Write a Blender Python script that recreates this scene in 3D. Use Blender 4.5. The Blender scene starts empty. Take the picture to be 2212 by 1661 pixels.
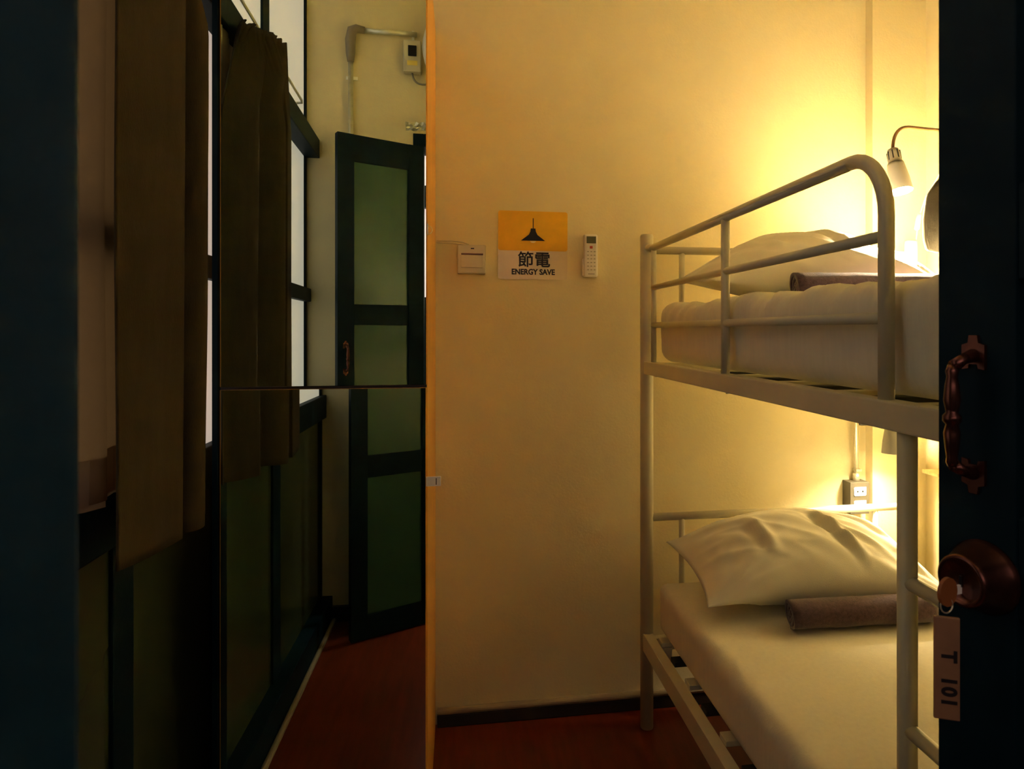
import bpy, bmesh, math, random
from mathutils import Vector, Matrix, noise

sc = bpy.context.scene
C = sc.collection
R = math.radians
random.seed(4)

# ------------------------------------------------------------------ camera
cam = bpy.data.cameras.new('camera'); camo = bpy.data.objects.new('camera', cam); C.objects.link(camo)
camo.location = (0, 0, 1.327)
camo.rotation_euler = (R(90), 0, -math.atan(210/1400))
cam.sensor_width = 36; cam.lens = 1400/2212*36
cam.shift_x = -94/2212; cam.shift_y = -115.5/2212
cam.clip_start = 0.01
cam.dof.use_dof = True; cam.dof.focus_distance = 2.0; cam.dof.aperture_fstop = 16
sc.camera = camo

# ------------------------------------------------------------------ world, exposure, lights
w = bpy.data.worlds.new('world'); sc.world = w; w.use_nodes = True
w.node_tree.nodes['Background'].inputs[0].default_value = (0.30, 0.42, 0.5, 1)
w.node_tree.nodes['Background'].inputs[1].default_value = 0.0
sc.view_settings.view_transform = 'Standard'; sc.view_settings.look = 'None'
sc.view_settings.gamma = 1; sc.view_settings.use_curve_mapping = False
sc.view_settings.exposure = 2.3
sc.cycles.max_bounces = 16; sc.cycles.diffuse_bounces = 10; sc.cycles.glossy_bounces = 6
sc.cycles.caustics_reflective = True; sc.cycles.caustics_refractive = False
sc.cycles.sample_clamp_indirect = 9.0

WARM = (1.0, 0.80, 0.50)
def point_light(name, loc, power, color, radius):
    l = bpy.data.lights.new(name, 'POINT'); l.energy = power; l.color = color; l.shadow_soft_size = radius
    o = bpy.data.objects.new(name, l); C.objects.link(o); o.location = loc
    return o
def disc_light(name, loc, power, color, size, tilt, lean):
    l = bpy.data.lights.new(name, 'AREA'); l.shape = 'DISK'; l.size = size; l.energy = power; l.color = color
    o = bpy.data.objects.new(name, l); C.objects.link(o)
    T = Matrix.Translation(loc) @ Matrix.Rotation(lean, 4, 'X') @ Matrix.Rotation(tilt, 4, 'Y'); o.matrix_world = T @ Matrix.Translation((0, 0, .020))
    return o
UP = (1.445, 1.95, 1.80); LO = (1.478, 2.03, 0.918)
disc_light('upper_bulb_light', UP, 27, WARM, .040, R(-1), R(-14))
disc_light('lower_bulb_light', LO, 1.9, WARM, .040, R(3), R(-3))
point_light('corridor_lamp_light', (0.75, -0.22, 2.93), 8.0, (1.0, 0.93, 0.82), 0.05)

# ------------------------------------------------------------------ materials
MAT = {}
def mat(name, col, rough=0.6, metal=0.0, spec=0.4, nscale=None, namt=0.12, bump=0.0, bscale=200, emis=None, estr=0, coat=0, sheen=0, stretch=None, trans=0.0):
    if name in MAT: return MAT[name]
    m = bpy.data.materials.new(name); m.use_nodes = True
    nt = m.node_tree; b = nt.nodes['Principled BSDF']
    b.inputs['Base Color'].default_value = (*col, 1); b.inputs['Roughness'].default_value = rough
    b.inputs['Metallic'].default_value = metal; b.inputs['Specular IOR Level'].default_value = spec
    b.inputs['Coat Weight'].default_value = coat; b.inputs['Sheen Weight'].default_value = sheen
    tc = nt.nodes.new('ShaderNodeTexCoord'); mp = nt.nodes.new('ShaderNodeMapping')
    nt.links.new(tc.outputs['Object'], mp.inputs[0])
    if stretch: mp.inputs['Scale'].default_value = stretch
    if nscale:
        n = nt.nodes.new('ShaderNodeTexNoise'); n.inputs['Scale'].default_value = nscale; n.inputs['Detail'].default_value = 6
        nt.links.new(mp.outputs[0], n.inputs['Vector'])
        r = nt.nodes.new('ShaderNodeValToRGB')
        r.color_ramp.elements[0].position = 0.3; r.color_ramp.elements[1].position = 0.7
        r.color_ramp.elements[0].color = (*[c*(1-namt) for c in col], 1)
        r.color_ramp.elements[1].color = (*[min(1, c*(1+namt)) for c in col], 1)
        nt.links.new(n.outputs['Fac'], r.inputs[0]); nt.links.new(r.outputs[0], b.inputs['Base Color'])
    if bump:
        n2 = nt.nodes.new('ShaderNodeTexNoise'); n2.inputs['Scale'].default_value = bscale; n2.inputs['Detail'].default_value = 4
        nt.links.new(mp.outputs[0], n2.inputs['Vector'])
        bp = nt.nodes.new('ShaderNodeBump'); bp.inputs['Strength'].default_value = bump; bp.inputs['Distance'].default_value = 0.002
        nt.links.new(n2.outputs['Fac'], bp.inputs['Height']); nt.links.new(bp.outputs[0], b.inputs['Normal'])
    if emis:
        b.inputs['Emission Color'].default_value = (*emis, 1); b.inputs['Emission Strength'].default_value = estr
    if trans:
        out = nt.nodes['Material Output']; t = nt.nodes.new('ShaderNodeBsdfTranslucent'); t.inputs[0].default_value = (*col, 1)
        mx = nt.nodes.new('ShaderNodeMixShader'); mx.inputs[0].default_value = trans
        nt.links.new(b.outputs[0], mx.inputs[1]); nt.links.new(t.outputs[0], mx.inputs[2]); nt.links.new(mx.outputs[0], out.inputs[0])
    MAT[name] = m; return m

WALL = mat('cream_wall_paint', (0.73, 0.645, 0.39), 0.75, spec=0.2, nscale=3.0, namt=0.04, bump=0.35, bscale=130)
CEIL = mat('ceiling_paint', (0.78, 0.70, 0.50), 0.8)
BLUE = mat('dark_blue_paint', (0.0012, 0.011, 0.018), 0.55, spec=0.12, nscale=18, namt=0.18, bump=0.15, bscale=90)
WHITEP = mat('frosted_white_pane', (0.50, 0.47, 0.42), 0.30, spec=0.4, nscale=2, namt=0.05, emis=(1.0, 0.86, 0.72), estr=0.085)  # weak emission stands in for outside light coming through the glass
GREENP = mat('frosted_green_pane', (0.045, 0.062, 0.030), 0.22, spec=0.5, nscale=3, namt=0.12)
DGREEN = mat('door_green_pane', (0.050, 0.135, 0.095), 0.28, spec=0.5, trans=0.35, nscale=4, namt=0.08)
MIRROR = mat('mirror_silver', (0.78, 0.88, 0.80), 0.0, metal=1.0)
MEDGE = mat('mirror_edge_bead', (0.02, 0.008, 0.006), 0.5)
METAL = mat('cream_bed_enamel', (0.57, 0.53, 0.37), 0.32, spec=0.5, nscale=12, namt=0.04)
SHEET = mat('white_sheet_cotton', (0.74, 0.72, 0.62), 0.85, spec=0.15, nscale=5, namt=0.03, bump=0.25, bscale=420, sheen=0.15)
SHEETW = mat('mattress_sheet_weave', (0.70, 0.67, 0.54), 0.88, spec=0.12, nscale=90, namt=0.03, bump=0.25, bscale=300, stretch=(1, 1, .12))
TOWEL = mat('mauve_terry', (0.095, 0.055, 0.070), 0.98, spec=0.05, nscale=120, namt=0.3, bump=1.0, bscale=500, sheen=0.4)
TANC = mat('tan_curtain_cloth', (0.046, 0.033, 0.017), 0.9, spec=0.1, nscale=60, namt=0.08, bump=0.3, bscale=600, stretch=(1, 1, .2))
SHEERC = mat('pale_sheer_cloth', (0.66, 0.54, 0.36), 0.9, spec=0.1, nscale=40, namt=0.05, bump=0.2, bscale=500, trans=0.45)
ORANGEW = mat('orange_wood', (0.62, 0.30, 0.055), 0.45, nscale=9, namt=0.18, stretch=(14, 14, 1))
STEEL = mat('galvanised_steel', (0.75, 0.74, 0.60), 0.32, metal=0.75, nscale=40, namt=0.1)
BRIGHT = mat('polished_steel', (0.95, 0.93, 0.86), 0.4, metal=0.1)  # near-white, barely metallic base imitates the bright reflection on the wardrobe hasp
GREYPL = mat('grey_plastic', (0.30, 0.28, 0.22), 0.4)
CREAMPL = mat('cream_plastic', (0.62, 0.57, 0.42), 0.35)
WHITEPL = mat('white_plastic', (0.80, 0.78, 0.70), 0.3)
BLACKPL = mat('black_plastic', (0.012, 0.011, 0.012), 0.3)
COPPER = mat('aged_copper', (0.12, 0.045, 0.033), 0.26, metal=0.85, nscale=60, namt=0.35)
FLOORM = mat('red_brown_floor', (0.13, 0.019, 0.006), 0.33, spec=0.3, nscale=5, namt=0.22, bump=0.12, bscale=30, stretch=(8, 1, 1))
BULB = mat('lamp_bulb_glow', (1, 0.9, 0.7), 0.4, emis=(1.0, 0.80, 0.45), estr=45)
LAMPM = mat('lamp_enamel', (0.34, 0.32, 0.27), 0.45)
GOOSE = mat('gooseneck_bronze', (0.25, 0.15, 0.075), 0.35, metal=0.7)
GREYCL = mat('grey_tan_cloth', (0.15, 0.13, 0.09), 0.95, nscale=20, namt=0.1, bump=0.4, bscale=300)
YEL = mat('sign_yellow', (0.80, 0.45, 0.008), 0.5, nscale=30, namt=0.05)
SIGNW = mat('sign_clear_white', (0.70, 0.60, 0.41), 0.25, spec=0.5)
INK = mat('sign_ink', (0.012, 0.010, 0.012), 0.5)
TAGM = mat('key_tag_wood', (0.28, 0.145, 0.075), 0.5, nscale=40, namt=0.15)
KEYH = mat('key_head_orange', (0.30, 0.10, 0.03), 0.4)
SHELFW = mat('shelf_wood', (0.50, 0.26, 0.09), 0.5, nscale=12, namt=0.2, stretch=(1, 8, 1))
FOIL = mat('crumpled_clear_plastic', (0.75, 0.75, 0.60), 0.15, metal=0.5)
LCD = mat('lcd_grey', (0.10, 0.11, 0.07), 0.25)
REDB = mat('red_button', (0.6, 0.10, 0.04), 0.4)
BASEB = mat('dark_baseboard', (0.028, 0.022, 0.018), 0.4)
BEAD = mat('baseboard_bead', (0.30, 0.24, 0.16), 0.28, spec=0.6)
PINK = mat('corridor_pane', (0.55, 0.42, 0.40), 0.5, emis=(1, 0.76, 0.72), estr=0.22)
BLACKSL = mat('slat_dark', (0.02, 0.02, 0.016), 0.6)

# ------------------------------------------------------------------ mesh helpers
def obj(name, bm, m, parent=None, smooth=False, loc=None):
    me = bpy.data.meshes.new(name)
    bmesh.ops.recalc_face_normals(bm, faces=bm.faces)
    bm.to_mesh(me); bm.free()
    if smooth:
        for p in me.polygons: p.use_smooth = True
    o = bpy.data.objects.new(name, me); C.objects.link(o)
    if m: me.materials.append(m)
    if parent: o.parent = parent
    if loc: o.location = loc
    return o
def box(bm, a, b, bev=0.0, seg=2):
    t = bmesh.new()
    bmesh.ops.create_cube(t, size=1)
    s = [b[i]-a[i] for i in range(3)]
    for v in t.verts: v.co = Vector([a[i]+(v.co[i]+.5)*s[i] for i in range(3)])
    if bev: bmesh.ops.bevel(t, geom=list(t.edges), offset=bev, segments=seg, affect='EDGES', profile=0.6)
    me = bpy.data.meshes.new('t'); t.to_mesh(me); t.free(); bm.from_mesh(me); bpy.data.meshes.remove(me)
    return bm
def nbox(a, b, bev=0.0): return box(bmesh.new(), a, b, bev)
def tube(bm, pts, r, n=14, cap=True):
    pts = [Vector(p) for p in pts]; rings = []
    rr = r if isinstance(r, (list, tuple)) else [r]*len(pts)
    prev = None
    for i, p in enumerate(pts):
        if i == 0: d = pts[1]-p
        elif i == len(pts)-1: d = p-pts[i-1]
        else: d = (pts[i+1]-p).normalized()+(p-pts[i-1]).normalized()
        d.normalize()
        if prev is None:
            a = Vector((0, 0, 1)) if abs(d.z) < .9 else Vector((1, 0, 0))
            x = d.cross(a).normalized()
        else:
            x = (prev-d*prev.dot(d)).normalized()
        prev = x; y = d.cross(x)
        rings.append([bm.verts.new(p+(x*math.cos(2*math.pi*k/n)+y*math.sin(2*math.pi*k/n))*rr[i]) for k in range(n)])
    for a, b in zip(rings, rings[1:]):
        for k in range(n): bm.faces.new((a[k], a[(k+1) % n], b[(k+1) % n], b[k]))
    if cap:
        bm.faces.new(rings[0][::-1]); bm.faces.new(rings[-1])
    return bm
def ntube(pts, r, n=14): return tube(bmesh.new(), pts, r, n)
def bez(p0, p1, p2, n=8):
    p0, p1, p2 = map(Vector, (p0, p1, p2))
    return [p0*(1-t)**2+p1*2*t*(1-t)+p2*t*t for t in [i/n for i in range(n+1)]]
def lathe(bm, prof, M=None, n=28, cap=True):
    """prof: list of (r, h) revolved about local z, M places it"""
    M = M or Matrix(); rings = []
    for r, h in prof:
        rings.append([bm.verts.new(M @ Vector((r*math.cos(2*math.pi*k/n), r*math.sin(2*math.pi*k/n), h))) for k in range(n)])
    for a, b in zip(rings, rings[1:]):
        for k in range(n): bm.faces.new((a[k], a[(k+1) % n], b[(k+1) % n], b[k]))
    if cap:
        if prof[0][0] > 1e-5: bm.faces.new(rings[0][::-1])
        if prof[-1][0] > 1e-5: bm.faces.new(rings[-1])
    return bm
def prism(pts, h0, h1, M=None, bm=None):
    """polygon in local xy between h0 and h1 along local z"""
    M = M or Matrix(); bm = bm or bmesh.new()
    a = [bm.verts.new(M @ Vector((x, y, h0))) for x, y in pts]; b = [bm.verts.new(M @ Vector((x, y, h1))) for x, y in pts]
    bm.faces.new(a[::-1]); bm.faces.new(b); n = len(pts)
    for k in range(n): bm.faces.new((a[k], a[(k+1) % n], b[(k+1) % n], b[k]))
    return bm
def empty(name, loc=(0, 0, 0), rz=0.0):
    o = bpy.data.objects.new(name, None); C.objects.link(o); o.location = loc; o.rotation_euler = (0, 0, rz)
    o.empty_display_size = 0.05
    return o
def tag(o, label, cat, group=None):
    o['label'] = label; o['category'] = cat
    if group: o['group'] = group
    return o
def struct(o, label=None):
    o['kind'] = 'structure'
    if label: o['label'] = label
    return o
def text_mesh(name, body, size, off, depth, M, m, parent, align='CENTER', space=1.0):
    cu = bpy.data.curves.new(name, 'FONT'); cu.body = body; cu.size = size; cu.offset = off; cu.extrude = depth
    cu.align_x = align; cu.align_y = 'CENTER'; cu.space_character = space; cu.resolution_u = 4
    t = bpy.data.objects.new(name+'_tmp', cu); C.objects.link(t)
    dg = bpy.context.evaluated_depsgraph_get()
    me = bpy.data.meshes.new_from_object(t.evaluated_get(dg))
    me.transform(M)
    me.materials.clear(); me.materials.append(m)
    bpy.data.objects.remove(t)
    o = bpy.data.objects.new(name, me); C.objects.link(o); o.parent = parent
    return o

# ================================================================== ROOM
YB = 2.22; XL = -0.64; XR = 1.72; YF0, YF1 = 0.03, 0.15; ZC = 3.1
struct(obj('floor', nbox((-1.4, -1.6, -0.08), (2.6, YB+.12, 0)), FLOORM))
struct(obj('ceiling', nbox((-1.4, -1.6, ZC), (2.6, YB+.12, ZC+.08)), CEIL))
struct(obj('wall_back', nbox((-0.76, YB, 0), (2.0, YB+.12, ZC)), WALL))
struct(obj('wall_right', nbox((XR, YF0, 0), (XR+.12, YB, ZC)), WALL))
struct(obj('trim_1', nbox((1.503, YB-.041, 0), (XR, YB, ZC)), WALL), 'shallow cream pilaster in the corner of the back wall')
DX0, DX1, DH = -0.118, 0.56, 2.19
bm = bmesh.new()
box(bm, (-0.76, YF0, 0), (DX0-.05, YF1, ZC)); box(bm, (DX1+.05, YF0, 0), (XR, YF1, ZC)); box(bm, (DX0-.05, YF0, DH+.06), (DX1+.05, YF1, ZC))
struct(obj('wall_front', bm, WALL))
bm = bmesh.new()
box(bm, (DX0-.05, YF0-.01, 0), (DX0, YF1+.012, DH+.06), .003); box(bm, (DX1, YF0-.01, 0), (DX1+.05, YF1+.012, DH+.06), .003)
box(bm, (DX0, YF0-.01, DH), (DX1, YF1+.012, DH+.06), .003)
struct(obj('trim_2', bm, BLUE), 'dark blue frame around the doorway')

# left wall: blue timber frame, pale panes above, green panes below
muls = [(0.152, 0.185), (0.81, 0.90), (1.325, 1.405), (1.842, 1.895), (2.17, 2.22)]
rails = [(0.0, 0.115), (0.93, 1.035), (1.46, 1.52), (2.115, 2.20), (3.02, 3.1)]
struct(obj('wall_left', nbox((XL-.16, YF0, 0), (XL-.10, YB, ZC)), WALL))
k = 3
for a, b in muls:
    struct(obj('trim_%d' % k, nbox((XL-.06, a, 0), (XL, b, ZC), .004), BLUE), 'dark blue upright of the glazed left wall'); k += 1
for i, (a, b) in enumerate(rails):
    pr = {3: 0.055, 1: 0.018, 2: 0.018, 0: 0.045}.get(i, 0.0)
    struct(obj('trim_%d' % k, nbox((XL-.06, YF1, a), (XL+pr, YB, b), .004), BLUE), 'dark blue horizontal rail of the glazed left wall'); k += 1
struct(obj('baseboard_left', ntube([(XL+.055, YF1, .010), (XL+.055, YB, .010)], .010), BEAD))
wn = 1
for (a0, a1), (b0, b1) in zip(muls, muls[1:]):
    for (r0, r1), (s0, s1) in zip(rails, rails[1:]):
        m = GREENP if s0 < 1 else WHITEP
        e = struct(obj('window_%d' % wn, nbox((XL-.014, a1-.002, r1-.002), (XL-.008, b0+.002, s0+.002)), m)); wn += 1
# back wall baseboard with a glossy round bead
struct(obj('baseboard_back', nbox((-0.07, YB-.022, 0), (1.503, YB, .042), .004), BASEB))
struct(obj('trim_%d' % k, ntube([(-0.07, YB-.014, .052), (1.503, YB-.014, .052)], .012), BEAD), 'round bead along the top of the back baseboard'); k += 1
struct(obj('baseboard_front', nbox((XL, YF1, 0), (DX0-.05, YF1+.02, .07), .003), BASEB))

# corridor outside the door (seen only in the mirror past the open leaf)
bm = bmesh.new(); box(bm, (-1.4, -1.42, 0), (2.6, -1.30, 1.56)); box(bm, (-1.4, -1.42, 2.55), (2.6, -1.30, ZC)); 
box(bm, (-1.4, -1.42, 2.18), (2.6, -1.30, 2.33)); 
for x in (-1.4, -.75, .35, 1.4, 2.54): box(bm, (x, -1.42, 1.56), (x+.06, -1.30, 2.55))
struct(obj('wall_corridor', bm, BLUE))
struct(obj('window_%d' % wn, nbox((-1.38, -1.38, 1.5), (2.58, -1.36, 2.6)), PINK)); wn += 1
struct(obj('wall_corridor_left', nbox((-1.46, -1.42, 0), (-1.4, YF0, ZC)), WALL))
struct(obj('wall_corridor_right', nbox((2.6, -1.42, 0), (2.66, YF0, ZC)), WALL))
struct(obj('wall_corridor_side', nbox((XR+.12, YF0, 0), (2.6, YF1, ZC)), WALL))
bm = bmesh.new(); lathe(bm, [(.05, 0), (.12, -.02), (.13, -.10), (.11, -.13)], Matrix.Translation((.75, -.22, ZC)), cap=True)
cl = obj('ceiling_lamp', bm, WHITEPL, smooth=True)
tag(cl, 'round white ceiling lamp in the corridor outside the door', 'lamp')

# ================================================================== DOORS
PANES = [(0.10, 0.69), (0.785, 1.347), (1.436, 2.05)]
def door_leaf(name, hinge, free, outer, panes, label, stile=.072):
    hx, hy = hinge; fx, fy = free
    wdt = math.hypot(fx-hx, fy-hy); ang = math.atan2(fy-hy, fx-hx)
    e = empty(name, (hx, hy, 0.006), ang); struct(e, label)
    t0, t1 = (-.035, 0.0) if outer > 0 else (0.0, .035)
    bm = bmesh.new()
    box(bm, (0, t0, 0), (stile, t1, 2.165), .002); box(bm, (wdt-stile, t0, 0), (wdt, t1, 2.165), .002)
    zs = [0.0]+[z for p in panes for z in p]+[2.165]
    for z0, z1 in zip(zs[::2], zs[1::2]): box(bm, (stile-.001, t0+.003, z0), (wdt-stile+.001, t1-.003, z1), .0015)
    obj('door_frame', bm, BLUE, e)
    for z0, z1 in panes:
        obj('glass_pane', nbox((stile-.004, t0+.014, z0-.004), (wdt-stile+.004, t0+.020, z1+.004)), DGREEN, e)
    return e, wdt, (t1 if outer > 0 else t0), outer
def door_handle(e, x, face, s, zc, parent_name='door_handle'):
    """ornate pull: two back plates, two posts and a turned grip"""
    h = empty(parent_name, (x, face, zc)); h.parent = e
    def P(x, d, z): return Vector((x, s*d, z))
    for sg in (1, -1):
        zz = .055*sg
        pts = [(-.011, -.013), (-.011, .010), (-.005, .012), (-.004, .019), (.004, .019), (.005, .012), (.011, .010), (.011, -.013), (.005, -.012), (.004, -.008), (-.004, -.008), (-.005, -.012)]
        if sg < 0: pts = [(a, -b) for a, b in pts][::-1]
        Mx = Matrix(((1, 0, 0, 0), (0, 0, s, 0), (0, 1, 0, zz), (0, 0, 0, 1)))
        obj('back_plate', prism(pts, 0, .0035, Mx), COPPER, h)
        obj('post', ntube([P(0, .003, zz), P(0, .016, zz-.003*sg), P(0, .028, zz-.009*sg)], [.0065, .005, .0058], 14), COPPER, h, True)
    prof = [(.0035, -.047), (.0052, -.043), (.0045, -.038), (.0058, -.030), (.0072, -.016), (.0052, -.008), (.0078, -.005), (.0078, 0.000), (.0052, .003), (.0056, .006), (.0072, .014), (.0060, .028), (.0046, .036), (.0056, .041), (.0035, .047)]
    obj('grip', lathe(bmesh.new(), prof, Matrix.Translation((0, s*.031, 0)), 18), COPPER, h, True)
    return h
# left leaf, folded back against the front wall: seen edge-on at the left and again in the mirror
d1, w1, f1, s1 = door_leaf('door_1', (-.118, .225), (-.47, .40), -1, PANES, 'dark blue glazed door leaf folded back against the wall')
door_handle(d1, w1-.034, f1, s1, 1.205)
bm = bmesh.new(); lathe(bm, [(.012, 0), (.012, .05)], Matrix.Translation((-.012, .03, .25)), 12); lathe(bm, [(.012, 0), (.012, .05)], Matrix.Translation((-.012, .03, 1.85)), 12)
# right leaf, standing open towards the camera's right
P2 = [(0.10, 0.69), (0.785, 1.065), (1.155, 1.367), (1.452, 2.05)]
d2, w2, f2, s2 = door_leaf('door_2', (.555, .222), (.471, .58), 1, P2, 'dark blue glazed door leaf with a key in its lock', .075)
door_handle(d2, w2-.038, f2, s2, 1.243)
# round lock
kx, kz = w2-.047, 1.094
KM = Matrix(((1, 0, 0, kx), (0, 0, s2, f2), (0, 1, 0, kz), (0, 0, 0, 1)))
lock = obj('door_lock', lathe(bmesh.new(), [(.0335, 0), (.0335, .003), (.0315, .006), (.0235, .027), (.0235, .031), (.0215, .033), (.0185, .033), (.0185, .0315), (.0001, .0315)], KM, 40), COPPER, d2, True)
obj('keyhole', prism([(-.0012, -.005), (.0012, -.005), (.0012, .005), (-.0012, .005)], .0315, .0328, KM), BLACKPL, lock)
# key with its tag hanging from the lock
ka = math.atan2(.58-.222, .471-.555)
kb = Vector((.555, .222, 0))+Vector((math.cos(ka), math.sin(ka), 0))*kx
nx = Vector((-math.sin(ka), math.cos(ka), 0))
kt = empty('key_with_tag', (kb+nx*.031+Vector((0, 0, kz-.001)))[:], 0)
tag(kt, 'key with a long wooden room tag hanging from the lock of the right door leaf', 'key')
def KL(v): return Vector(v)
obj('key_blade', nbox((-.0085, -.001, -.004), (.001, .001, .004)), BRIGHT, kt).rotation_euler = (0, 0, math.atan2(nx.y, nx.x)+math.pi)
hd = obj('key_head', prism([(.011*math.cos(a*math.pi/9), .013*math.sin(a*math.pi/9)) for a in range(18)], -.0016, .0016, Matrix.Rotation(R(90), 4, 'X')), KEYH, kt)
hd.location = (nx*.018)[:]; hd.rotation_euler = (0, 0, math.atan2(nx.y, nx.x))
rg = obj('key_ring', ntube([(.006*math.cos(a*math.pi/8), 0, -.012+.007*math.sin(a*math.pi/8)) for a in range(17)], .0007, 6), STEEL, kt, True); rg.location = (nx*.019)[:]
tgz = -.022
tp = obj('tag_plate', nbox((-.0105, -.0016, -.092), (.0105, .0016, .0), .0012), TAGM, kt); tp.location = (nx*.019+Vector((0, 0, tgz)))[:]
tp.rotation_euler = (0, 0, R(-24))
Mt = Matrix.Translation((0.001, -.0019, -.055)) @ Matrix.Rotation(R(90), 4, 'X') @ Matrix.Rotation(R(-90), 4, 'Z')
text_mesh('tag_lettering', 'T  101', .0165, .0008, .0001, Mt, INK, tp, space=1.15)

# ================================================================== LOCKER with mirrored doors
lk = empty('mirrored_wardrobe', (0, 0, 0))
tag(lk, 'tall narrow wardrobe with mirrored doors and orange wood side', 'wardrobe')
LX0, LX1 = -.556, -.076
bm = bmesh.new()
box(bm, (LX1-.016, 1.642, .0), (LX1, YB-.002, 2.34), .001); box(bm, (LX0, 1.642, 0), (LX0+.016, YB-.002, 2.34), .001)
box(bm, (LX0+.016, YB-.012, 0), (LX1-.016, YB-.002, 2.34)); box(bm, (LX0+.016, 1.642, 2.324), (LX1-.016, YB-.012, 2.34)); box(bm, (LX0+.016, 1.66, 1.183), (LX1-.016, YB-.012, 1.197)); box(bm, (LX0+.016, 1.642, .03), (LX1-.016, YB-.012, .05))
obj('carcass', bm, ORANGEW, lk)
def mdoor(z0, z1, yaw, nm):
    e = empty('mirror_door', (LX0+.001, 1.6405, 0), -R(yaw)); e.parent = lk   # hinged on the left
    wd = LX1-LX0-.003
    obj('door_board', nbox((0, -.016, z0), (wd, 0, z1), .001), ORANGEW, e)
    obj('mirror_pane', nbox((.004, -.0205, z0+.0004), (wd-.001, -.0162, z1-.0004), .0), MIRROR, e)
    return e
mdoor(1.195, 2.335, -.8, 'u'); mdoor(.03, 1.188, .5, 'l')
obj('seam_bead', nbox((LX0+.003, 1.6235, 1.1885), (LX1-.001, 1.640, 1.1945)), MEDGE, lk)
obj('edge_strip', nbox((LX0-.014, 1.618, 0), (LX0-.001, 1.642, 2.34), .001), BLUE, lk)
h = obj('hasp_plate', nbox((LX1-.002, 1.612, .947), (LX1+.034, 1.6155, .971), .0012), BRIGHT, lk)
obj('hasp_slot', nbox((LX1+.0215, 1.6112, .951), (LX1+.0235, 1.6125, .967)), BLACKPL, h)
h = obj('latch_eye', nbox((LX1, 1.625, 1.565), (LX1+.0025, 1.64, 1.592), .0008), STEEL, lk)
obj('eye_ring', ntube([(LX1+.002+.010*math.sin(a*math.pi/10), 1.64, 1.578+.010*math.cos(a*math.pi/10)) for a in range(11)], .0012, 6), STEEL, h, True)

# ================================================================== CURTAINS
def curtain(name, knots_top, knots_bot, ztop, zbot, m, parent=None, nz=60, sub=10, ruffle=0.0, hem=None, swag=None, thick=.003):
    def spline(kn):
        out = []; n = len(kn)
        for i in range(n-1):
            p0 = Vector(kn[max(0, i-1)]); p1 = Vector(kn[i]); p2 = Vector(kn[i+1]); p3 = Vector(kn[min(n-1, i+2)])
            for j in range(sub):
                t = j/sub
                out.append(.5*((2*p1)+(-p0+p2)*t+(2*p0-5*p1+4*p2-p3)*t*t+(-p0+3*p1-3*p2+p3)*t**3))
        out.append(Vector(kn[-1])); return out
    A = spline(knots_top); B = spline(knots_bot); n = len(A)
    bm = bmesh.new(); rows = []
    for r in range(nz+1):
        f = r/nz; row = []
        g = min(1, f*4.2)**.8
        for i in range(n):
            p = A[i].lerp(B[i], g)
            zt = ztop(i/(n-1)) if callable(ztop) else ztop; z = zt+(zbot(i/(n-1))-zt)*f
            nn = noise.noise(Vector((p.x*9, p.y*9, z*1.3)))*.010*(1-f*.4)
            if ruffle and f < .10: nn += ruffle*math.sin(i*1.7)*(1-f/.10)
            if swag: 
                a, bb, c = swag(i/(n-1), f); p = p+Vector((a, bb)); z += c
            row.append(bm.verts.new((p.x+nn, p.y+nn*.4, z)))
        rows.append(row)
    for a, b in zip(rows, rows[1:]):
        for i in range(n-1): bm.faces.new((a[i], a[i+1], b[i+1], b[i]))
    o = obj(name, bm, m, parent, True)
    s = o.modifiers.new('solid', 'SOLIDIFY'); s.thickness = thick; s.offset = 0
    return o
ct = tag(empty('tan_curtain', (-.53, 1.2, 2.2)), 'tan curtain drawn into a bundle in front of the glazed left wall', 'curtain')
kb_ = [(-.515, 1.07), (-.500, 1.15), (-.488, 1.235), (-.498, 1.246), (-.565, 1.262), (-.555, 1.28), (-.490, 1.300), (-.484, 1.335), (-.525, 1.36), (-.59, 1.38), (-.56, 1.405), (-.518, 1.435), (-.545, 1.47), (-.59, 1.50), (-.582, 1.52), (-.575, 1.545)]
kt_ = [(-.56, 1.015), (-.535, 1.045), (-.565, 1.075), (-.535, 1.105), (-.565, 1.135), (-.535, 1.165), (-.565, 1.19), (-.535, 1.22), (-.565, 1.245), (-.540, 1.27), (-.565, 1.295), (-.545, 1.32), (-.568, 1.345), (-.548, 1.37), (-.570, 1.395), (-.555, 1.42)]
def hemz(t): return .962-.006*math.sin(t*9)-(.012 if t > .38 else 0.0)
def sw(t, f):
    d = math.exp(-((t-.55)/.16)**2)
    ff = max(0, 1-abs(f-.10)/.10)
    return (.035*d*ff, 0, -.03*d*ff)
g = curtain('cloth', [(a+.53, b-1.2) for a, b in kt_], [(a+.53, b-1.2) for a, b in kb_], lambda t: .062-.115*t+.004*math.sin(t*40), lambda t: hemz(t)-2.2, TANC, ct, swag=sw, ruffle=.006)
sh = tag(empty('sheer_curtain', (-.583, 1.3, 2.2)), 'pale sheer curtain hanging behind the tan curtain at the glass', 'curtain')
ks = [(-.028+.009*math.sin(i*2.1), -.33+i*.045) for i in range(13)]
ks2 = [(-.018+.014*math.sin(i*1.9+.5), -.26+i*.036) for i in range(13)]
curtain('cloth', ks, ks2, .02, lambda t: 1.040-2.2+.01*t, SHEERC, sh, nz=30)
ks3 = [(a+.0035, b) for a, b in ks2]
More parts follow.
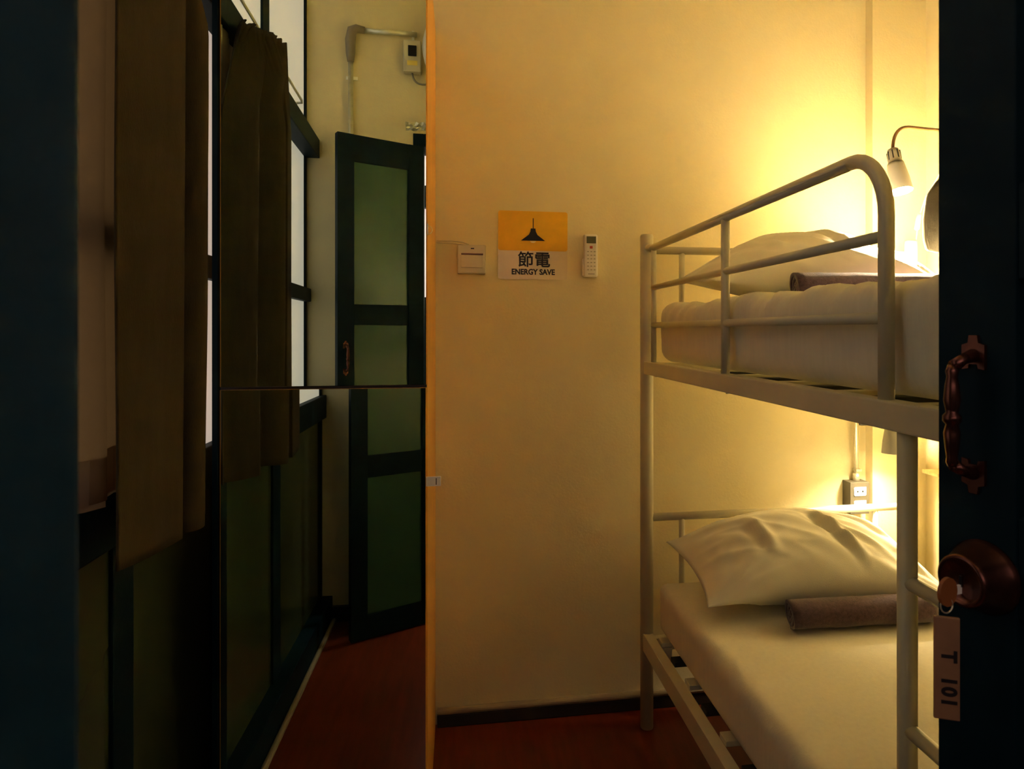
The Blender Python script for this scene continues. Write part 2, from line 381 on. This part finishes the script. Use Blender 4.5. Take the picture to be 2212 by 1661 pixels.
def hemband():
    bm = bmesh.new(); rows = []
    for z in (-1.081, -1.121, -1.164):
        rows.append([bm.verts.new((a+.004, b, z+.004*math.sin(i*1.3))) for i, (a, b) in enumerate(ks2)])
    for a, b in zip(rows, rows[1:]):
        for i in range(len(a)-1): bm.faces.new((a[i], a[i+1], b[i+1], b[i]))
    o = obj('hem_band', bm, mat('pale_hem_cloth', (0.85, 0.72, 0.52), .9, trans=.4), sh, True); s = o.modifiers.new('s', 'SOLIDIFY'); s.thickness = .004
hemband()
# bunched pale floral cloth knotted on the far end of the rod
kn = [(-.03+.014*math.sin(i*2.3), -.02+i*.03) for i in range(7)]
kn2 = [(-.03+.010*math.sin(i*2.0), .06+i*.025) for i in range(7)]
curtain('gathered_end', kn, kn2, .01, lambda t: -.30-.12*t, mat('pale_floral_cloth', (0.66, 0.62, 0.44), .85, nscale=45, namt=.35, trans=.25), sh, nz=24, ruffle=.012)
rod = tag(empty('curtain_rod', (-.585, 1.2, 2.205)), 'thin white U-shaped curtain rod on the left wall', 'curtain rod')
obj('rail', ntube([(-.055, -.57, -.004), (.0, -.575, 0)]+[(.018, -.57, 0), (.022, -.54, 0), (.022, .50, 0), (.0, .52, 0), (-.055, .52, 0)], .0045, 10), WHITEPL, rod, True)
for yy in (-.565, .515): obj('wall_bracket', nbox((-.056, yy-.012, -.02), (-.050, yy+.012, .02), .002), WHITEPL, rod)

# ================================================================== FRONT WALL FITTINGS (seen in the mirror)
cd = tag(empty('wall_conduit', (-.45, YF1, 2.2)), 'steel conduit with elbow running up the wall beside the doorway', 'pipe')
def fw(x, d, z): return (x+.45, d, z-2.2)
obj('pipe', ntube([fw(-.447, .018, .35), fw(-.447, .018, 2.62)], .0115), STEEL, cd, True)
obj('pipe', ntube([fw(-.40, .018, 2.708), fw(-.150, .018, 2.708)], .0115), STEEL, cd, True)
obj('elbow', ntube([fw(-.447, .02, 2.56)]+[fw(-.447, .022, 2.60), fw(-.447, .024, 2.66), fw(-.440, .024, 2.70), fw(-.420, .022, 2.712), fw(-.385, .02, 2.708)], [.015, .021, .024, .024, .019, .015], 16), mat('conduit_elbow', (.26, .22, .16), .45), cd, True)
for x, z, v in ((-.447, 2.49, 0), (-.168, 2.708, 1)):
    s = (.004, .03) if v else (.030, .004)
    obj('pipe_clip', nbox(fw(x-(.006 if v else .022), 0.0, z-(.03 if v else .008)), fw(x+(.006 if v else .030), .005, z+(.022 if v else .008)), .001), BRIGHT, cd)
bx = tag(empty('switch_box', (-.171, YF1, 2.595)), 'cream breaker box with a black switch and cable above the doorway', 'switch box')
obj('housing', nbox((-.040, 0, -.070), (.040, .045, .075), .005), CREAMPL, bx)
obj('switch', nbox((-.018, .044, .0), (.020, .052, .048), .002), BLACKPL, bx)
st = obj('sticker', nbox((-.022, .0450, -.042), (.024, .0456, -.020)), mat('sticker_yellow', (.80, .62, .12), .4), bx)
obj('cable', ntube(bez((0, .02, -.070), (.005, .03, -.14), (.085, .02, -.112), 10), .0045, 8), GREYPL, bx, True)
# rounded edge of a white wall fan above the doorway
fan = tag(empty('wall_fan', (.108, YF1, 2.62)), 'round white wall fan above the doorway, only its edge in the mirror', 'fan')
My = Matrix.Rotation(R(-90), 4, 'X')
obj('fan_cage', lathe(bmesh.new(), [(.05, .05), (.16, .055), (.225, .075), (.232, .095), (.222, .115), (.15, .14), (.04, .148), (.0001, .149)], My, 40), WHITEPL, fan, True)
obj('wall_mount', nbox((-.05, 0, -.07), (.05, .06, .07), .008), WHITEPL, fan)
# crumpled clear plastic on the lintel
bm = bmesh.new(); rr = random.Random(3); rows = []
for j in range(5):
    rows.append([bm.verts.new((-.20+.012*i, YF1+.02+.02*rr.random()+.005*j, 2.252+.006+j*.007*(.7+.6*rr.random()))) for i in range(26)])
for a, b in zip(rows, rows[1:]):
    for i in range(25): bm.faces.new((a[i], a[i+1], b[i+1], b[i]))
pl = obj('crumpled_plastic', bm, FOIL); s = pl.modifiers.new('s', 'SOLIDIFY'); s.thickness = .002
tag(pl, 'strip of crumpled clear plastic lying along the top of the door frame', 'plastic sheet')

# ================================================================== BACK WALL FITTINGS
kc = tag(empty('key_card_switch', (.0445, YB, 1.570)), 'cream key card switch left of the yellow and white sign', 'switch')
obj('housing', nbox((-.048, -.026, -.050), (.047, 0, .047), .004), CREAMPL, kc)
obj('slot_cover', nbox((-.036, -.031, -.030), (.037, -.024, .012), .0015), CREAMPL, kc)
obj('card_slot', nbox((-.035, -.0315, .013), (.038, -.0262, .0175), .0008), mat('slot_brown', (.16, .07, .05), .4), kc)
obj('indicator', nbox((-.003, -.0272, .032), (.008, -.0262, .036)), BLACKPL, kc)
cb = tag(empty('thin_cable', (0, YB, 1.625)), 'pair of thin cream cables from the wardrobe to the key card switch', 'cable')
obj('strand', ntube([(-.072, -.004, .006), (-.02, -.004, .006), (.015, -.004, .003), (.036, -.008, -.006)], .0017, 8), CREAMPL, cb, True)
obj('strand', ntube([(-.072, -.004, -.001), (-.02, -.004, -.001), (.008, -.004, -.004), (.024, -.01, -.007)], .0017, 8), CREAMPL, cb, True)
sg = tag(empty('energy_sign', (.2545, YB, 1.621)), 'square wall sign with a yellow lamp picture and ENERGY SAVE lettering', 'sign')
sg.rotation_euler = (0, R(.25), 0)
def rrect(x0, z0, x1, z1, r, n=5):
    pts = []
    for cx, cz, a0 in ((x1-r, z1-r, 0), (x0+r, z1-r, 90), (x0+r, z0+r, 180), (x1-r, z0+r, 270)):
        for i in range(n+1):
            a = R(a0+90*i/n); pts.append((cx+r*math.cos(a), cz+r*math.sin(a)))
    return pts
MS = Matrix.Rotation(R(90), 4, 'X')   # local xy -> xz, local z -> -y
obj('backing_sheet', prism(rrect(-.120, -.116, .120, .118, .008), .0002, .0016, MS), SIGNW, sg)
obj('yellow_panel', prism(rrect(-.120, -.018, .120, .118, .008), .0016, .0022, MS), YEL, sg)
lamp = [(-.0015, .094), (.0015, .094), (.0015, .059), (.008, .059), (.0095, .048), (.015, .037), (.041, .0175), (.041, .0165), (-.041, .0165), (-.041, .0175), (-.015, .037), (-.0095, .048), (-.008, .059), (-.0015, .059)]
obj('lamp_picture', prism(lamp, .0022, .0026, MS), INK, sg)
obj('bulb_picture', prism([(.010*math.cos(R(180+a*15)), .0160+.007*math.sin(R(180+a*15))) for a in range(13)], .0022, .0025, MS), mat('sign_pale', (.85, .72, .35), .5), sg)
text_mesh('lettering', '節', .056, .0009, .0002, Matrix.Translation((-.0250, -.0022, -.0520)) @ MS, INK, sg)
text_mesh('lettering', '電', .056, .0012, .0002, Matrix.Translation((.0325, -.0022, -.0520)) @ MS, INK, sg)
text_mesh('lettering', 'ENERGY SAVE', .0262, .0010, .0002, Matrix.Translation((.001, -.0022, -.0915)) @ MS @ Matrix.Diagonal((.92, 1, 1, 1)), INK, sg)
rm = tag(empty('air_conditioner_remote', (.452, YB, 1.5865)), 'cream remote control in a wall holder right of the sign', 'remote control')
obj('holder', nbox((-.027, -.026, -.070), (.026, 0, -.008), .004), WHITEPL, rm)
body = obj('handset', nbox((-.024, -.034, -.074), (.024, -.008, .074), .007), WHITEPL, rm)
obj('screen', nbox((-.016, -.0350, .042), (.017, -.0335, .066), .0006), LCD, rm)
obj('power_button', nbox((-.005, -.0355, .024), (.005, -.0335, .033), .0008), REDB, rm)
btn = mat('button_grey', (.40, .38, .30), .5)
for j in range(6):
    for i in range(3):
        obj('button', nbox((-.014+i*.0115, -.0350, .012-j*.0125), (-.008+i*.0115, -.0335, .0155-j*.0125), .0005), btn, rm)
obj('maker_mark', nbox((-.011, -.0345, -.0640), (.012, -.0338, -.0625)), BLACKPL, rm)

so = tag(empty('socket_box', (1.4465, YB, .718)), 'grey surface socket box fed by a conduit above the lower pillow', 'socket')
obj('housing', nbox((-.0375, -.050, -.058), (.0375, 0, .058), .002), mat('shaded_grey_box', (.085, .075, .05), .5), so)  # grey darkened to imitate a box front the lamp does not reach
for z in (.027, -.022):
    f = obj('socket_face', prism([(-.024, z-.014), (-.020, z-.018), (.020, z-.018), (.024, z-.014), (.024, z+.014), (-.020, z+.014), (-.024, z+.010)], .050, .0525, MS), WHITEPL, so)
    for x in (-.010, .010): obj('pin_hole', nbox((x-.003, -.0532, z-.005), (x+.003, -.0520, z+.001)), BLACKPL, f)
obj('conduit', ntube([(.006, -.018, .058), (.006, -.018, .62)], .0085), STEEL, so, True)
obj('conduit_clip', nbox((.0, -.030, .092), (.022, -.004, .100), .001), STEEL, so)
obj('coupling', ntube([(.006, -.018, .056), (.006, -.018, .085)], .012), STEEL, so, True)

# ================================================================== BUNK BED
bed = tag(empty('bunk_bed', (1.11, 1.2, 0)), 'cream metal bunk bed with guard rail and ladder', 'bunk bed')
def bl(x, y, z): return (x-1.11, y-1.2, z)
BX0, BX1, BY0, BY1 = .625, 1.600, .285, 2.104
for x in (BX0, BX1):
    obj('post', ntube([bl(x, BY1, 0), bl(x, BY1, 1.644), bl(x, BY1, 1.65)], [.0217, .0217, .019], 24), METAL, bed, True)
    obj('post', ntube([bl(x, BY0, 0), bl(x, BY0, 1.35)], .0217, 24), METAL, bed, True)
for x in (BX0, BX1):
    obj('side_beam', nbox(bl(x-.015, BY0, 1.184), bl(x+.018, BY1-.01, 1.226), .003), METAL, bed)
    s = -1 if x == BX0 else 1
    obj('side_rail', nbox(bl(x-.017, BY0, .262), bl(x+.016, BY1-.01, .320), .002), METAL, bed)
for z in (.28, 1.20):
    obj('end_rail', nbox(bl(BX0+.015, BY1-.015, z-.02), bl(BX1-.015, BY1+.012, z+.02), .002), METAL, bed)
    obj('end_rail', nbox(bl(BX0+.015, BY0-.012, z-.02), bl(BX1-.015, BY0+.015, z+.02), .002), METAL, bed)
# slats under both mattresses
for z, nn in ((.330, 14), (1.196, 14)):
    for i in range(nn):
        y = BY0+.10+i*(BY1-BY0-.2)/(nn-1)
        obj('slat', nbox(bl(BX0+.014, y-.02, z-.008), bl(BX1-.014, y+.02, z+.006), .002), METAL if i % 2 else BLACKSL, bed)
# guard rail of the upper bed
def bend(y0, y1, z0, z1):
    return [(BX0, y, z) for y, z in [(y0+(y1-y0)*math.sin(R(a)), z1-(z1-z0)*(1-math.cos(R(a)))) for a in range(0, 91, 10)]]
top = [bl(BX0+.0, BY1-.055, 1.597), bl(BX0, .96, 1.597)]+[bl(BX0, y, z) for _, y, z in bend(.96, .874, 1.50, 1.597)]+[bl(BX0, .874, 1.226)]
gr = obj('guard_rail', ntube(top, .0115, 18), METAL, bed, True)
obj('post_collar', ntube([bl(BX0, BY1-.06, 1.597), bl(BX0, BY1-.01, 1.605)], .012, 14), METAL, gr, True)
obj('guard_bar', ntube([bl(BX0, 2.03, 1.468), bl(BX0, .874, 1.468)], .0090), METAL, bed, True)
obj('guard_bar', ntube([bl(BX0, 2.03, 1.346), bl(BX0, .874, 1.346)], .0090), METAL, bed, True)
obj('guard_upright', ntube([bl(BX0, 2.026, 1.595), bl(BX0, 2.026, 1.226)], .0090), METAL, bed, True)
obj('guard_upright', ntube([bl(BX0, 1.457, 1.590), bl(BX0, 1.457, 1.226)], .0105), METAL, bed, True)
# head rails against the back wall
for zt, zb in ((.702, .30), (1.598, 1.21)):
    obj('head_rail', ntube([bl(BX0, BY1, zt), bl(BX1, BY1, zt)], .0130), METAL, bed, True)
    for x in (.7476, 1.1, 1.46):
        obj('head_upright', ntube([bl(x, BY1, zt), bl(x, BY1, zb)], .0100), METAL, bed, True)
    obj('foot_rail', ntube([bl(BX0, BY0, zt if zt < 1 else 1.34), bl(BX1, BY0, zt if zt < 1 else 1.34)], .0130), METAL, bed, True)
# ladder
LY0, LY1 = .834, .47
for y in (LY0, LY1):
    obj('ladder_post', ntube([bl(BX0+.004, y, 0), bl(BX0+.004, y, 1.186)], .0134, 18), METAL, bed, True)
for z in (.15, .355, .56, .765, .972):
    obj('rung', ntube([bl(BX0+.004, LY0, z), bl(BX0+.004, LY1, z)], .0105, 14), METAL, bed, True)
for y in (1.44, .93, 1.99): obj('bolt', ntube([bl(BX0, y, 1.180), bl(BX0, y, 1.186)], .006, 10), STEEL, bed)
obj('frame_crossbar', nbox(bl(BX0+.02, 1.99, .25), bl(BX0+.05, 2.01, .318), .002), METAL, bed)

# ================================================================== MATTRESSES
def mattress(name, x0, x1, y0, y1, z0, z1, seed, wr, label, grp, rad=.045):
    """rounded slab with a tight sheet; wr = height of the wrinkles along the top edge"""
    nx_, ny_, nzz = 60, 120, 10
    bm = bmesh.new()
    bmesh.ops.create_cube(bm, size=1)
    bmesh.ops.subdivide_edges(bm, edges=[e for e in bm.edges if abs((e.verts[0].co-e.verts[1].co).x) > .5], cuts=nx_, use_grid_fill=True)
    bmesh.ops.subdivide_edges(bm, edges=[e for e in bm.edges if abs((e.verts[0].co-e.verts[1].co).y) > .5], cuts=ny_, use_grid_fill=True)
    bmesh.ops.subdivide_edges(bm, edges=[e for e in bm.edges if abs((e.verts[0].co-e.verts[1].co).z) > .5], cuts=nzz, use_grid_fill=True)
    cx, cy, cz = (x0+x1)/2, (y0+y1)/2, (z0+z1)/2; hx, hy, hz = (x1-x0)/2, (y1-y0)/2, (z1-z0)/2
    for v in bm.verts:
        p = Vector((v.co.x*2*hx, v.co.y*2*hy, v.co.z*2*hz))
        q = Vector((max(-hx+rad, min(hx-rad, p.x)), max(-hy+rad, min(hy-rad, p.y)), max(-hz+rad, min(hz-rad, p.z))))
        d = p-q
        if d.length > 1e-6:
            m_ = max(abs(d.x), abs(d.y), abs(d.z)); p = q+d.normalized()*m_
            nd = d.normalized()
        else: nd = Vector((0, 0, 0))
        top_ = max(0, (p.z/hz+.2)/1.2)
        edge = math.exp(-((hx-abs(p.x))/.10)**2)
        a = noise.noise(Vector((p.x*2.3+seed, p.y*7, seed)))
        b = noise.noise(Vector((p.x*9, p.y*22+seed, p.z*8)))
        c = 1-abs(noise.noise(Vector((p.x*5+seed, p.y*13+p.z*9, 3.3))))*2
        up = wr*(.5*a+.25*b+.35*max(0, c-.45))*top_
        p.z += up*(.35+.9*edge)
        if p.x < -hx+.06 or p.x > hx-.06:
            p.x += -(1 if p.x < 0 else -1)*wr*.35*c*max(0, p.z/hz+.2)*(.3+edge*.5)
        v.co = p+Vector((0, 0, 0))
    o = obj(name, bm, SHEETW, None, True, (cx, cy, cz))
    tag(o, label, 'mattress', grp)
    return o
mattress('mattress', .648, 1.575, .31, 2.055, .345, .505, 1.7, .006, 'lower mattress in a smooth white sheet under the dark towel', 'bunk mattresses', .03)
mattress('mattress', .650, 1.575, .31, 2.060, 1.226, 1.405, 5.1, .040, 'upper mattress in a rumpled white sheet behind the guard rail', 'bunk mattresses', .045)

# ================================================================== PILLOWS
def pillow(loc, rot, a, b, h, seed, creases, label):
    N, Mv = 110, 80; bm = bmesh.new(); F = {}
    def prof(u, v): return max(0, (1-abs(u)**2.2))**.85*max(0, (1-abs(v)**2.2))**.62
    for s in (1, -1):
        for i in range(N+1):
            for j in range(Mv+1):
                u = -1+2*i/N; v = -1+2*j/Mv
                if s < 0 and (i in (0, N) or j in (0, Mv)): F[(s, i, j)] = F[(1, i, j)]; continue
                x = a*u*(1-.07*(1-v*v)); y = b*v*(1-.09*(1-u*u))
                t = prof(u, v)
                z = s*h*t
                # wrinkles running out of the corners and across the middle
                wr = 0
                for cu, cv in ((-1, -1), (1, -1), (-1, 1), (1, 1)):
                    du, dv = u-cu, v-cv; rr = math.hypot(du*1.4, dv); an = math.atan2(dv, du*1.4)
                    wr += math.exp(-(rr/.9)**2)*min(1, rr*2.2)*(1-abs(noise.noise(Vector((an*3.2+seed, rr*.8, seed+cu*3+cv))))*3)*.010
                wr += .006*noise.noise(Vector((u*3+seed, v*2.5, s*2)))+.005*(1-2.2*abs(noise.noise(Vector((u*3.0+v*3.2+seed, u*1.1-v*.5, s+5)))))
                for (u0, v0, u1, v1, wd, hh) in creases:
                    dx, dy = u1-u0, v1-v0; L = dx*dx+dy*dy
                    tt = ((u-u0)*dx+(v-v0)*dy)/L
                    if -.1 < tt < 1.1:
                        ds = abs((u-u0)*dy-(v-v0)*dx)/math.sqrt(L)
                        ds2 = ((u-u0)*dy-(v-v0)*dx)/math.sqrt(L)
                        e_ = math.exp(-((tt-.5)/.45)**4)
                        wr += hh*e_*(math.exp(-(ds/wd)**2)-.7*math.exp(-((ds2-wd*1.6)/wd)**2))
                z += s*wr*min(1, t*2.5)
                z = z*(1 if s > 0 else .62)-.062*u*u*(v+1)/2*(1 if u < 0 else .6); F[(s, i, j)] = bm.verts.new((x, y, z+.012*noise.noise(Vector((u*1.3+seed, v*1.3, 9)))))
        for i in range(N):
            for j in range(Mv):
                q = [F[(s, i, j)], F[(s, i+1, j)], F[(s, i+1, j+1)], F[(s, i, j+1)]]
                if len(set(q)) == 4:
                    try: bm.faces.new(q if s > 0 else q[::-1])
                    except ValueError: pass
    o = obj('pillow', bm, SHEET, None, True, loc); o.rotation_euler = rot
    tag(o, label, 'pillow', 'white pillows on the bunks')
    return o
pillow((1.075, 1.895, .612), (R(15), R(1), R(-2)), .385, .205, .140, 2.3, [(.05, .35, .30, -.75, .045, .020), (-.50, .30, -.42, -.55, .05, .014), (.0, .1, .55, -.55, .05, .012), (.3, .5, .8, -.1, .05, .012)],
       'plump creased white pillow on the lower bunk behind the rolled towel')
pillow((1.095, 1.895, 1.500), (R(13), R(2), R(-2)), .385, .205, .130, 7.7, [(-.05, .5, .25, -.6, .05, .012), (-.6, .1, -.4, -.7, .05, .010), (.35, .6, .45, -.4, .09, -.018)],
       'white pillow on the upper bunk behind the guard rail')

# ================================================================== TOWELS
def towel(loc, rz, L, r, label):
    """rolled towel: a spiral strip with soft ends"""
    bm = bmesh.new(); turns = 3.75; n = 150; T = .0085; nl = 26
    prof = []
    for i in range(n+1):
        t = i/n; a = t*turns*2*math.pi; rad = .006+(r-.006)*t
        prof.append((a, rad))
    rows = []
    for k in range(nl+1):
        x = -L/2+L*k/nl; row = []
        for a, rad in prof:
            jit = .0022*noise.noise(Vector((x*14, a*1.5, rad*60)))
            ex = 0.006*math.sin(a*1.1)+(.010*(rad/r-.6))*(-1 if k < nl/2 else 1)*(1 if k in (0, nl) else 0)
            q = rad+jit
            zz = q*math.sin(a)*.93; yy = q*math.cos(a)*1.05
            row.append(bm.verts.new((x+(ex if k in (0, nl) else 0), yy, zz)))
        rows.append(row)
    for a, b in zip(rows, rows[1:]):
        for i in range(n): bm.faces.new((a[i], a[i+1], b[i+1], b[i]))
    o = obj('rolled_towel', bm, TOWEL, None, True, loc); o.rotation_euler = (0, R(0), rz)
    s = o.modifiers.new('s', 'SOLIDIFY'); s.thickness = T; s.offset = -1
    tag(o, label, 'towel', 'rolled towels on the bunks')
    return o
towel((1.112, 1.665, .548), R(-1.5), .415, .044, 'dark mauve rolled towel lying before the lower pillow')
towel((1.112, 1.640, 1.452), R(-1.5), .415, .042, 'dark mauve rolled towel lying before the upper pillow')

# ================================================================== LAMPS AND RIGHT-HAND DETAILS
def reading_lamp(p, label, tilt, lean):
    x, y, z = p
    e = empty('reading_lamp', (XR, y, z+.20)); tag(e, label, 'lamp', 'gooseneck reading lamps over the bunks')
    def l(dx, dy, dz): return (x+dx-XR, y+dy-(y), z+dz-(z+.20))
    T = Matrix.Translation(l(0, 0, 0)) @ Matrix.Rotation(lean, 4, 'X') @ Matrix.Rotation(tilt, 4, 'Y')
    bm = bmesh.new()
    pr = [(.037, -.012), (.034, .030), (.0265, .080), (.0255, .088)]
    lathe(bm, pr+[(r-.0018, h) for r, h in pr[::-1]], T, 30, cap=False)
    sh_ = obj('shade', bm, LAMPM, e, True)
    bm = bmesh.new(); lathe(bm, [(.0255, .088), (.0215, .094), (.0195, .125), (.0165, .140), (.006, .146)], T, 20)
    nk = obj('neck', bm, LAMPM, e, True)
    for a in range(0, 360, 45):
        Q = T @ Matrix.Rotation(R(a), 4, 'Z')
        b2 = bmesh.new(); box(b2, (.0165, -.002, .102), (.0215, .002, .132)); b2.transform(Q); obj('vent_slot', b2, BLACKPL, nk)
    bm = bmesh.new(); lathe(bm, [(.0001, .0225), (.020, .0235), (.0245, .028), (.022, .036), (.012, .045), (.012, .07)], T, 20); obj('bulb', bm, BULB, e, True)
    top_ = T @ Vector((0, 0, .14))
    pts = bez(top_, top_+Vector((0, 0, .085)), top_+Vector((.07, 0, .078)), 10)+bez(top_+Vector((.07, 0, .078)), top_+Vector((.14, 0, .072)), Vector((-.012, 0, top_.z+.062)), 8)[1:]
    obj('gooseneck', ntube(pts, .0055, 12), GOOSE, e, True)
    bm = bmesh.new(); lathe(bm, [(.030, 0), (.030, .010), (.020, .016), (.010, .02)], Matrix.Translation((0, 0, top_.z+.062)) @ Matrix.Rotation(R(-90), 4, 'Y'), 24)
    obj('wall_plate', bm, LAMPM, e, True)
    return e
reading_lamp(UP, 'lit gooseneck reading lamp over the upper bunk beside the guard rail', R(-1), R(-14))
reading_lamp(LO, 'lit reading lamp over the lower bunk beneath the upper bed beam', R(3), R(-3))
cw = tag(empty('lamp_cord', (1.66, 2.12, 1.75)), 'thin white lamp cord with inline switch hanging by the upper pillow', 'cord')
obj('cord', ntube([(.045, -.15, .24), (.025, -.06, .14), (.005, -.01, .06), (-.015, 0, -.01), (-.03, 0, -.12), (-.03, 0, -.22)], .0022, 8), WHITEPL, cw, True)
obj('inline_switch', ntube([(-.014, -.002, .0), (-.0155, -.002, -.005), (-.025, -.002, -.055), (-.026, -.002, -.06)], [.004, .009, .009, .004], 12), WHITEPL, cw, True)
bm = bmesh.new(); pts = [(1.420, 1.562), (1.384, 1.568), (1.375, 1.60), (1.373, 1.658), (1.385, 1.732), (1.42, 1.778), (1.50, 1.84), (1.718, 1.87), (1.718, 1.56)]
Mg = Matrix(((1, 0, 0, 0), (0, 0, 1, 0), (0, 1, 0, 0), (0, 0, 0, 1)))
prism(pts, 1.742, 1.760, Mg, bm)
bmesh.ops.bevel(bm, geom=list(bm.edges), offset=.004, segments=2, affect='EDGES')
bag = obj('hanging_cloth_bag', bm, GREYCL, None, True)
tag(bag, 'grey cloth bundle hanging on the right wall beside the upper pillow', 'bag')
shf = tag(empty('wall_shelf', (1.66, 2.0, .84)), 'small wooden shelf on the right wall beside the lower bunk lamp', 'shelf')
obj('board', nbox((-.050, -.06, -.010), (.058, .06, .002), .001), SHELFW, shf)
obj('bracket', nbox((.050, -.01, -.05), (.058, .01, -.010), .001), STEEL, shf)
